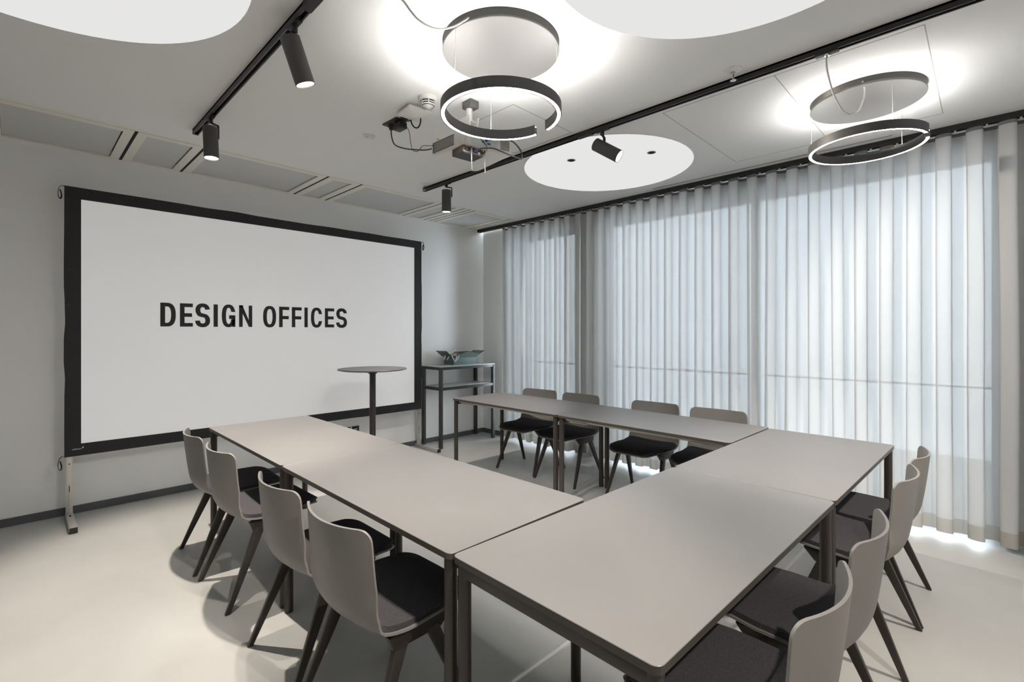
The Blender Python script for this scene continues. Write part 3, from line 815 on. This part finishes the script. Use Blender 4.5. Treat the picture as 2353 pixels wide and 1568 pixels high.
# border with a slightly wavy outer edge
nz = smooth_noise(5)
def border():
    N = 60; inner = []; outer = []
    def side(p0, p1, q0, q1, nx, nz_, key):
        for i in range(N):
            t = i/N; amp = .0045*math.sin(PI*t)*nz(key+t*14)
            outer.append((p0[0]+(p1[0]-p0[0])*t+nx*amp, p0[1]+(p1[1]-p0[1])*t+nz_*amp)); inner.append((q0[0]+(q1[0]-q0[0])*t, q0[1]+(q1[1]-q0[1])*t))
    side((sx0,sz0),(sx1,sz0),(ix0,iz0),(ix1,iz0),0,1,0); side((sx1,sz0),(sx1,sz1),(ix1,iz0),(ix1,iz1),1,0,30)
    side((sx1,sz1),(sx0,sz1),(ix1,iz1),(ix0,iz1),0,1,60); side((sx0,sz1),(sx0,sz0),(ix0,iz1),(ix0,iz0),1,0,90)
    n = len(outer); b = MB(); vs = []
    for loop, y in ((outer,.010),(outer,-.006),(inner,-.0035)):
        for x, z in loop: vs.append((x-o.x,y,z))
    fs = []
    for q in range(2):
        for i in range(n): fs.append((q*n+i, (q+1)*n+i, (q+1)*n+(i+1)%n, q*n+(i+1)%n))
    b.add(vs, fs); return b
bd = border().build('fabric_border', M['blackfab'], r, angle=60)
for i in range(8):
    z = sz0+.10+(sz1-sz0-.2)*i/7
    for x in (sx0+.022, sx1-.022): MB().lathe([(.009,0),(.008,.003),(.004,.0045),(0,.005)], (0,0,0), 12).build('snap', M['blackp'], bd, xf=Matrix.Translation((x-o.x,-.0058,z)) @ Matrix.Rotation(PI/2,4,'X'))
for i in range(12):
    x = sx0+.14+(sx1-sx0-.28)*i/11
    for z in (sz0+.022, sz1-.022): MB().lathe([(.009,0),(.008,.003),(.004,.0045),(0,.005)], (0,0,0), 12).build('snap', M['blackp'], bd, xf=Matrix.Translation((x-o.x,-.0058,z)) @ Matrix.Rotation(PI/2,4,'X'))
# corner pull loops
def loop(x, z, s, down):
    pts = [(x,0,z),(x+s*.020,-.004,z+.002),(x+s*.034,-.006,z-.020),(x+s*.040,-.006,z-.060),(x+s*.034,-.008,z-.092),(x+s*.024,-.010,z-.095),(x+s*.020,-.008,z-.070),(x+s*.028,-.006,z-.030)]
    return MB().tube([Vector((p[0]-o.x,p[1],p[2])) for p in catmull(pts,6)], .0016, 6, flat=.008)
for x, z, s in ((sx0+.004,sz1-.006,-1),(sx1-.004,sz1-.006,1),(sx0+.004,sz0+.006,-1),(sx1-.004,sz0+.006,1)):
    loop(x,z,s,1).build('pull_strap', M['blackfab'], r)
# maker's mark, bottom left corner
text_mesh('celexon', .017, .0003, M['paper'], r, (.286-o.x,-.0072,.523), (PI/2,0,0))
MB().box(.345-o.x,.352-o.x,-.0075,-.0065,.529,.541).build('mark', M['paper'], r, smooth=False)
# frame tubes behind the fabric, posts and feet
MB().box(sx0+.012-o.x,sx1-.012-o.x,.012,.034,sz1-.045,sz1-.015).box(sx0+.012-o.x,sx1-.012-o.x,.012,.034,sz0+.02,sz0+.05).build('frame_tube', M['alu'], r, smooth=False)
for cxp in (.272, 3.470):
    p = MB(); x = cxp-o.x
    p.box(x-.016,x+.016,.018,.050,.040,sz1-.05,.003).box(x-.020,x-.016,.022,.046,.040,1.2).box(x+.016,x+.020,.022,.046,.040,1.2)
    ps = p.build('post', M['alu'], r)
    MB().cyl((x,.0175,.415),(x,.0185,.415),.005,n=12).build('bolt_hole', M['plenum'], ps)
    MB().box(x-.0025,x+.0025,.0172,.0185,.170,.250).build('slot', M['plenum'], ps, smooth=False)
    MB().tube([(x,.016,.200),(x,-.030,.055)], .003, 8).build('brace', M['alu'], ps)
    ft = MB().box(x-.022,x+.022,-.385,.075,.004,.040,.003).build('foot', M['alu'], r)
    MB().box(x-.0225,x+.0225,-.392,-.384,.003,.041).build('end_cap', M['blackp'], ft, smooth=False)
    MB().box(x-.006,x+.006,-.085,-.045,.0395,.0408).build('slot', M['plenum'], ft, smooth=False)
    for y in (-.37,.06): MB().cyl((x,y,0),(x,y,.005),.016,n=16).build('glide', M['blackp'], ft)
# lettering shown on the screen: bold condensed capitals as flat shapes
ZB, ZT = 1.4735, 1.6765
LT = MB()
def arc(cx_, cz_, rx, rz, t0, t1, n, e=2.0):
    out = []
    for i in range(n+1):
        t = math.radians(t0+(t1-t0)*i/n); c_, s_ = math.cos(t), math.sin(t)
        out.append((cx_+rx*math.copysign(abs(c_)**(2/e),c_), cz_+rz*math.copysign(abs(s_)**(2/e),s_)))
    return out
def strip_poly(outer, inner):
    n = len(outer); vs = [(x-o.x,-.0016,z) for x,z in outer]+[(x-o.x,-.0016,z) for x,z in inner]
    vs += [(x,-.0008,z) for x,_,z in vs]; k = 2*n; fs = []
    for i in range(n-1):
        fs += [(i,i+1,n+i+1,n+i),(k+n+i,k+n+i+1,k+i+1,k+i),(i,k+i,k+i+1,i+1),(n+i,n+i+1,k+n+i+1,k+n+i)]
    fs += [(0,n,k+n,k),(n-1,k+n-1,k+2*n-1,2*n-1)]
    LT.add(vs, fs)
def rect(x0,x1,z0_,z1_): LT.box(x0-o.x,x1-o.x,-.0016,-.0008,z0_,z1_)
SV, SH = .034, .032
def L_I(a,b): rect(a,b,ZB,ZT)
def L_E(a,b):
    rect(a,a+SV,ZB,ZT); rect(a+SV,b,ZT-SH,ZT); rect(a+SV,b,ZB,ZB+SH); rect(a+SV,b-.006,(ZB+ZT)/2-SH/2,(ZB+ZT)/2+SH/2)
def L_F(a,b):
    rect(a,a+SV,ZB,ZT); rect(a+SV,b,ZT-SH,ZT); rect(a+SV,b-.004,(ZB+ZT)/2-SH/2-.006,(ZB+ZT)/2+SH/2-.006)
def L_D(a,b):
    rect(a,a+SV,ZB,ZT); m_ = (ZB+ZT)/2; hz = (ZT-ZB)/2; xs = a+(b-a)*.42
    out = [(a+SV,ZT)]+arc(xs,m_,b-xs,hz,90,-90,28,2.5)+[(a+SV,ZB)]
    inn = [(a+SV,ZT-SH)]+arc(xs,m_,b-xs-SV,hz-SH,90,-90,28,2.5)+[(a+SV,ZB+SH)]
    strip_poly(out, inn)
def L_O(a,b):
    m_ = (ZB+ZT)/2; hz = (ZT-ZB)/2+.003; c_ = (a+b)/2; hw = (b-a)/2
    strip_poly(arc(c_,m_,hw,hz,0,360,56,2.5), arc(c_,m_,hw-SV,hz-SH+.002,0,360,56,2.4))
def L_C(a,b, g=False):
    m_ = (ZB+ZT)/2; hz = (ZT-ZB)/2+.003; c_ = (a+b)/2; hw = (b-a)/2
    top0 = 24; bot0 = 336 if not g else 350
    out = [(b,m_+hz*.36)]+arc(c_,m_,hw,hz,top0+8,bot0-8,48,2.5); inn = [(b-SV,m_+hz*.36)]+arc(c_,m_,hw-SV,hz-SH+.002,top0+8,bot0-8,48,2.4)
    if not g: out.append((b,m_-hz*.34)); inn.append((b-SV,m_-hz*.34))
    strip_poly(out, inn)
    if g:
        rect(b-.026,b,ZB,m_+.006); rect(c_+.004,b-.026,m_-SH/2-.012,m_+.006)
def L_N(a,b):
    q = .031; rect(a,a+q,ZB,ZT); rect(b-q,b,ZB,ZT)
    strip_poly([(a+q-.002,ZT),(b-q+.002,ZB+.06)][:2], [(a+q-.002,ZT-.075),(b-q+.002,ZB)][:2])
    strip_poly([(a,ZT),(a+q+.004,ZT)], [(a,ZT-.02),(a+q+.004,ZT-.02)])
def L_S(a,b):
    hz = (ZT-ZB); c_ = (a+b)/2; hw = (b-a)/2-SV/2
    zu, zl_ = ZB+hz*.735, ZB+hz*.265; ru = hz*.265-SH/2+.004
    cl_ = arc(c_,zu,hw*.95,ru,5,180,18,2.2)+[(c_-hw*.90,zu-ru*.42),(c_-hw*.60,zu-ru*.95),(c_,(zu+zl_)/2),(c_+hw*.62,zl_+ru*.95),(c_+hw*.95,zl_+ru*.42)]+arc(c_,zl_,hw,ru,0,-180,18,2.2)
    cl_ = [Vector((x,z,0)) for x,z in cl_]; cl_ = catmull(cl_, 3)
    out = []; inn = []
    for i, p in enumerate(cl_):
        d = (cl_[min(i+1,len(cl_)-1)]-cl_[max(i-1,0)]).normalized(); nm_ = Vector((-d.y,d.x,0)); wv = .0165+.002*abs(d.y)
        out.append(tuple((p-nm_*wv).xy)); inn.append(tuple((p+nm_*wv).xy))
    strip_poly(out, inn)
L_D(.840,.950); L_E(.980,1.076); L_S(1.095,1.207); L_I(1.236,1.270); L_C(1.302,1.414,True); L_N(1.445,1.559)
L_O(1.656,1.776); L_F(1.804,1.901); L_F(1.927,2.025); L_I(2.053,2.087); L_C(2.120,2.238); L_E(2.268,2.370); L_S(2.393,2.514)
LT.build('lettering', M['ink'], r, smooth=False)['label'] = 'bold black words DESIGN OFFICES'

# wall sockets low on the screen wall
def wall_socket(label, x0, x1):
    r = thing('wall_socket', label, 'socket', ((x0+x1)/2,YW,.313), 0, 'black wall sockets')
    h = (x1-x0)/2
    MB().box(-h,h,-.010,0,-.043,.043,.003).build('cover_plate', M['blackp'], r)
    MB().box(-h*.62,h*.62,-.0125,-.0095,-.027,.027,.001).build('insert', M['blackp'], r)
    MB().box(-h*.40,h*.40,-.0132,-.0122,.004,.014).build('label_strip', M['paper'], r, smooth=False)
wall_socket('right of two black wall sockets seen beside the high table column', 2.638, 2.724)
wall_socket('left of two black wall sockets, mostly hidden by the tables', 2.534, 2.622)

# round high table
r = thing('high_table', 'round dark high table with one central column before the screen', 'high table', (2.43,4.30,0))
hz_, hr = 1.068, .328
MB().lathe([(0,hz_),(hr-.003,hz_),(hr,hz_-.004),(hr-.002,hz_-.009),(hr-.030,hz_-.016),(0,hz_-.016)], (0,0,0), 96).build('tabletop', M['hightop'], r, angle=25)
MB().lathe([(.0295,.02),(.0295,hz_-.026)], (0,0,0), 32).build('column', M['bronze'], r)
MB().lathe([(0,.024),(.05,.022),(.24,.012),(.25,.006),(.25,0)], (0,0,0), 64).build('base_plate', M['bronze'], r)
br = MB()
for t in (0,PI/2): br.hexa([tuple(Matrix.Rotation(t+.75,3,'Z') @ Vector(q)) for q in ((-.15,-.018,hz_-.030),(.15,-.018,hz_-.030),(.15,.018,hz_-.030),(-.15,.018,hz_-.030),(-.17,-.018,hz_-.016),(.17,-.018,hz_-.016),(.17,.018,hz_-.016),(-.17,.018,hz_-.016))], .002)
br.lathe([(.030,hz_-.055),(.060,hz_-.030),(.060,hz_-.016)], (0,0,0), 28)
br.build('top_bracket', M['blackp'], r)

# metal shelf in the corner
SX0, SX1, SY0, SY1 = 3.580, 4.487, 4.728, 5.118
r = thing('metal_shelf', 'tall dark metal console shelf with two pale tops in the corner', 'shelf', ((SX0+SX1)/2,(SY0+SY1)/2,0))
o = Vector(r.location); hx = (SX1-SX0)/2; hy = (SY1-SY0)/2; q = .038; zt = 1.0
for sx in (-1,1):
    for sy in (-1,1): MB().box(min(sx*hx,sx*(hx-q)),max(sx*hx,sx*(hx-q)),min(sy*hy,sy*(hy-q)),max(sy*hy,sy*(hy-q)),0,zt-.008,.002).build('leg', M['shelfmetal'], r)
for z in (zt-.008, .742):
    for sy in (-1,1): MB().box(-hx+q,hx-q,min(sy*hy,sy*(hy-.03)),max(sy*hy,sy*(hy-.03)),z-.034,z,.002).build('rail', M['shelfmetal'], r)
    for sx in (-1,1): MB().box(min(sx*hx,sx*(hx-.03)),max(sx*hx,sx*(hx-.03)),-hy+q,hy-q,z-.034,z,.002).build('rail', M['shelfmetal'], r)
MB().box(-hx,hx,-hy,hy,zt-.008,zt,.002).build('top_panel', M['glassgrey'], r)
MB().box(-hx+.03,hx-.03,-hy+.03,hy-.03,.740,.748,.002).build('shelf_board', M['glassgrey'], r)

# moderation crate with flared flaps on the shelf
CX0, CX1, CY0, CY1, CZ0, CZ1 = 3.905, 4.290, 4.880, 5.080, 1.0005, 1.098
r = thing('open_crate', 'grey green open crate full of workshop material on the metal shelf', 'box', ((CX0+CX1)/2,(CY0+CY1)/2,CZ0))
o = Vector(r.location); hx = (CX1-CX0)/2; hy = (CY1-CY0)/2; h = CZ1-CZ0
b = MB(); tn = .004
b.box(-hx,hx,-hy,-hy+tn,0,h).box(-hx,hx,hy-tn,hy,0,h).box(-hx,-hx+tn,-hy+tn,hy-tn,0,h).box(hx-tn,hx,-hy+tn,hy-tn,0,h).box(-hx+tn,hx-tn,-hy+tn,hy-tn,0,.004)
b.build('body', M['crate'], r, smooth=False)
def flap(p, nv_, d):
    a, b_, c_, e_ = [Vector(x) for x in p]; n_ = Vector(nv_)*tn
    return MB().hexa([a,b_,c_,e_,a+n_,b_+n_,c_+n_,e_+n_])
flap([(-hx+.02,-hy,h-.01),(hx,-hy,h-.01),(hx+.02,-hy-.035,h+.045),(-hx+.03,-hy-.035,h+.045)], (0,.8,.6), 0).build('flap', M['crate'], r, smooth=False)
flap([(hx,-hy,h),(hx,hy,h),(hx+.135,hy+.015,h+.072),(hx+.135,-hy-.015,h+.072)], (-.4,0,.9), 0).build('flap', M['crate'], r, smooth=False)
fl = flap([(-hx,-hy,h-.02),(-hx,hy,h-.02),(-hx-.125,hy+.012,h+.080),(-hx-.125,-hy-.012,h+.080)], (.4,0,.9), 0).build('flap', M['crate'], r, smooth=False)
sl = MB()
for i in range(5):
    y = -hy+.022+.038*i; sl.hexa([(-hx-.035,y,h+.0115),(-hx-.035,y+.016,h+.0115),(-hx-.100,y+.018,h+.0640),(-hx-.100,y,h+.0640),(-hx-.034,y,h+.0135),(-hx-.034,y+.016,h+.0135),(-hx-.099,y+.018,h+.0662),(-hx-.099,y,h+.0662)])
sl.build('slot', M['plenum'], fl, smooth=False)
# contents, each its own thing
def item(name, label, cat, m, pts, th, group=None):
    b = MB(); a = [Vector(p) for p in pts]; n_ = (a[1]-a[0]).cross(a[3]-a[0]).normalized()*th
    b.hexa(a+[p+n_ for p in a]); ob = b.build(name, m, smooth=False); return tag(ob, label, cat, group)
def cpt(x, y, z): return (o.x+x, o.y+y, o.z+z)
item('folder', 'black folder lying over the top of the grey green crate', 'folder', M['blackp'], [cpt(-.08,-.06,.150),cpt(.16,-.08,.158),cpt(.16,.07,.160),cpt(-.08,.07,.154)], .004)
item('card', 'salmon pink card sticking out of the crate under the black folder', 'paper', M['salmon'], [cpt(-.15,-.105,.105),cpt(.03,-.105,.138),cpt(.03,.02,.140),cpt(-.15,.02,.112)], .010)
item('card', 'white sheet rising at the back of the crate', 'paper', M['paper'], [cpt(-.15,.02,.135),cpt(-.02,.03,.185),cpt(-.02,.075,.188),cpt(-.15,.075,.138)], .002)
item('card', 'pale green card in the crate right of the salmon card', 'paper', M['yellowgreen'], [cpt(.045,-.100,.128),cpt(.155,-.100,.138),cpt(.155,-.005,.140),cpt(.045,-.005,.132)], .008)
def pen(label, p0, p1):
    ob = MB().tube([cpt(*p0), tuple(Vector(cpt(*p0)).lerp(Vector(cpt(*p1)),.5)), cpt(*p1)], .0068, 10).build('marker_pen', M['cratelight']); tag(ob, label, 'pen', 'pale pens hooked on the crate')
ye = -hy-.012
pen('pale pen slanting down to the right on the crate front, left arm of the V', (-.235,ye,.118), (-.185,ye,.040))
pen('pale pen forming the right arm of the V on the crate front', (-.150,ye,.128), (-.183,ye-.014,.044))
pen('short pale pen right of the V on the crate front', (-.118,ye-.002,.118), (-.158,ye-.016,.064))
pen('pale pen at the far left of the crate, upper one', (-.265,-.02,.122), (-.320,-.03,.096))
pen('pale pen at the left of the crate hanging lowest', (-.285,-.05,.108), (-.322,-.06,.066))
pen('pale pen at the left of the crate beside the V', (-.250,-.075,.108), (-.290,-.085,.068))

# ------------------------------------------------------------------ outside: balcony paving and the pale facade opposite
struct(MB().box(XW+.30,XW+3.2,-8,10,-.30,-.06).build('trim_4', M['extdark'], smooth=False))

# ------------------------------------------------------------------ world, camera, render settings
wd = bpy.data.worlds.new('sky'); SC.world = wd; wd.use_nodes = True
bg = wd.node_tree.nodes['Background']; bg.inputs[0].default_value = (.82,.925,1.0,1); bg.inputs[1].default_value = 9.0

cam = bpy.data.cameras.new('camera'); co = bpy.data.objects.new('camera', cam); COL.objects.link(co)
TH = .7945; F_PX = 1113.2; HY = 761.3
cam.sensor_width = 36.; cam.lens = F_PX*36./2353.
cam.shift_y = -(1568/2.-HY)/2353.; cam.clip_start = .03
co.location = (0,0,CAM_H); co.rotation_euler = (PI/2,0,-TH)
SC.camera = co
SC.view_settings.view_transform = 'Standard'
try: SC.view_settings.look = 'None'
except Exception: pass
SC.view_settings.gamma = 1.; SC.view_settings.exposure = .70; SC.view_settings.use_curve_mapping = False
cy = SC.cycles
cy.use_denoising = True; cy.max_bounces = 8; cy.diffuse_bounces = 5; cy.glossy_bounces = 3; cy.transmission_bounces = 5; cy.transparent_max_bounces = 10
cy.sample_clamp_indirect = 4.; cy.caustics_reflective = False; cy.caustics_refractive = False
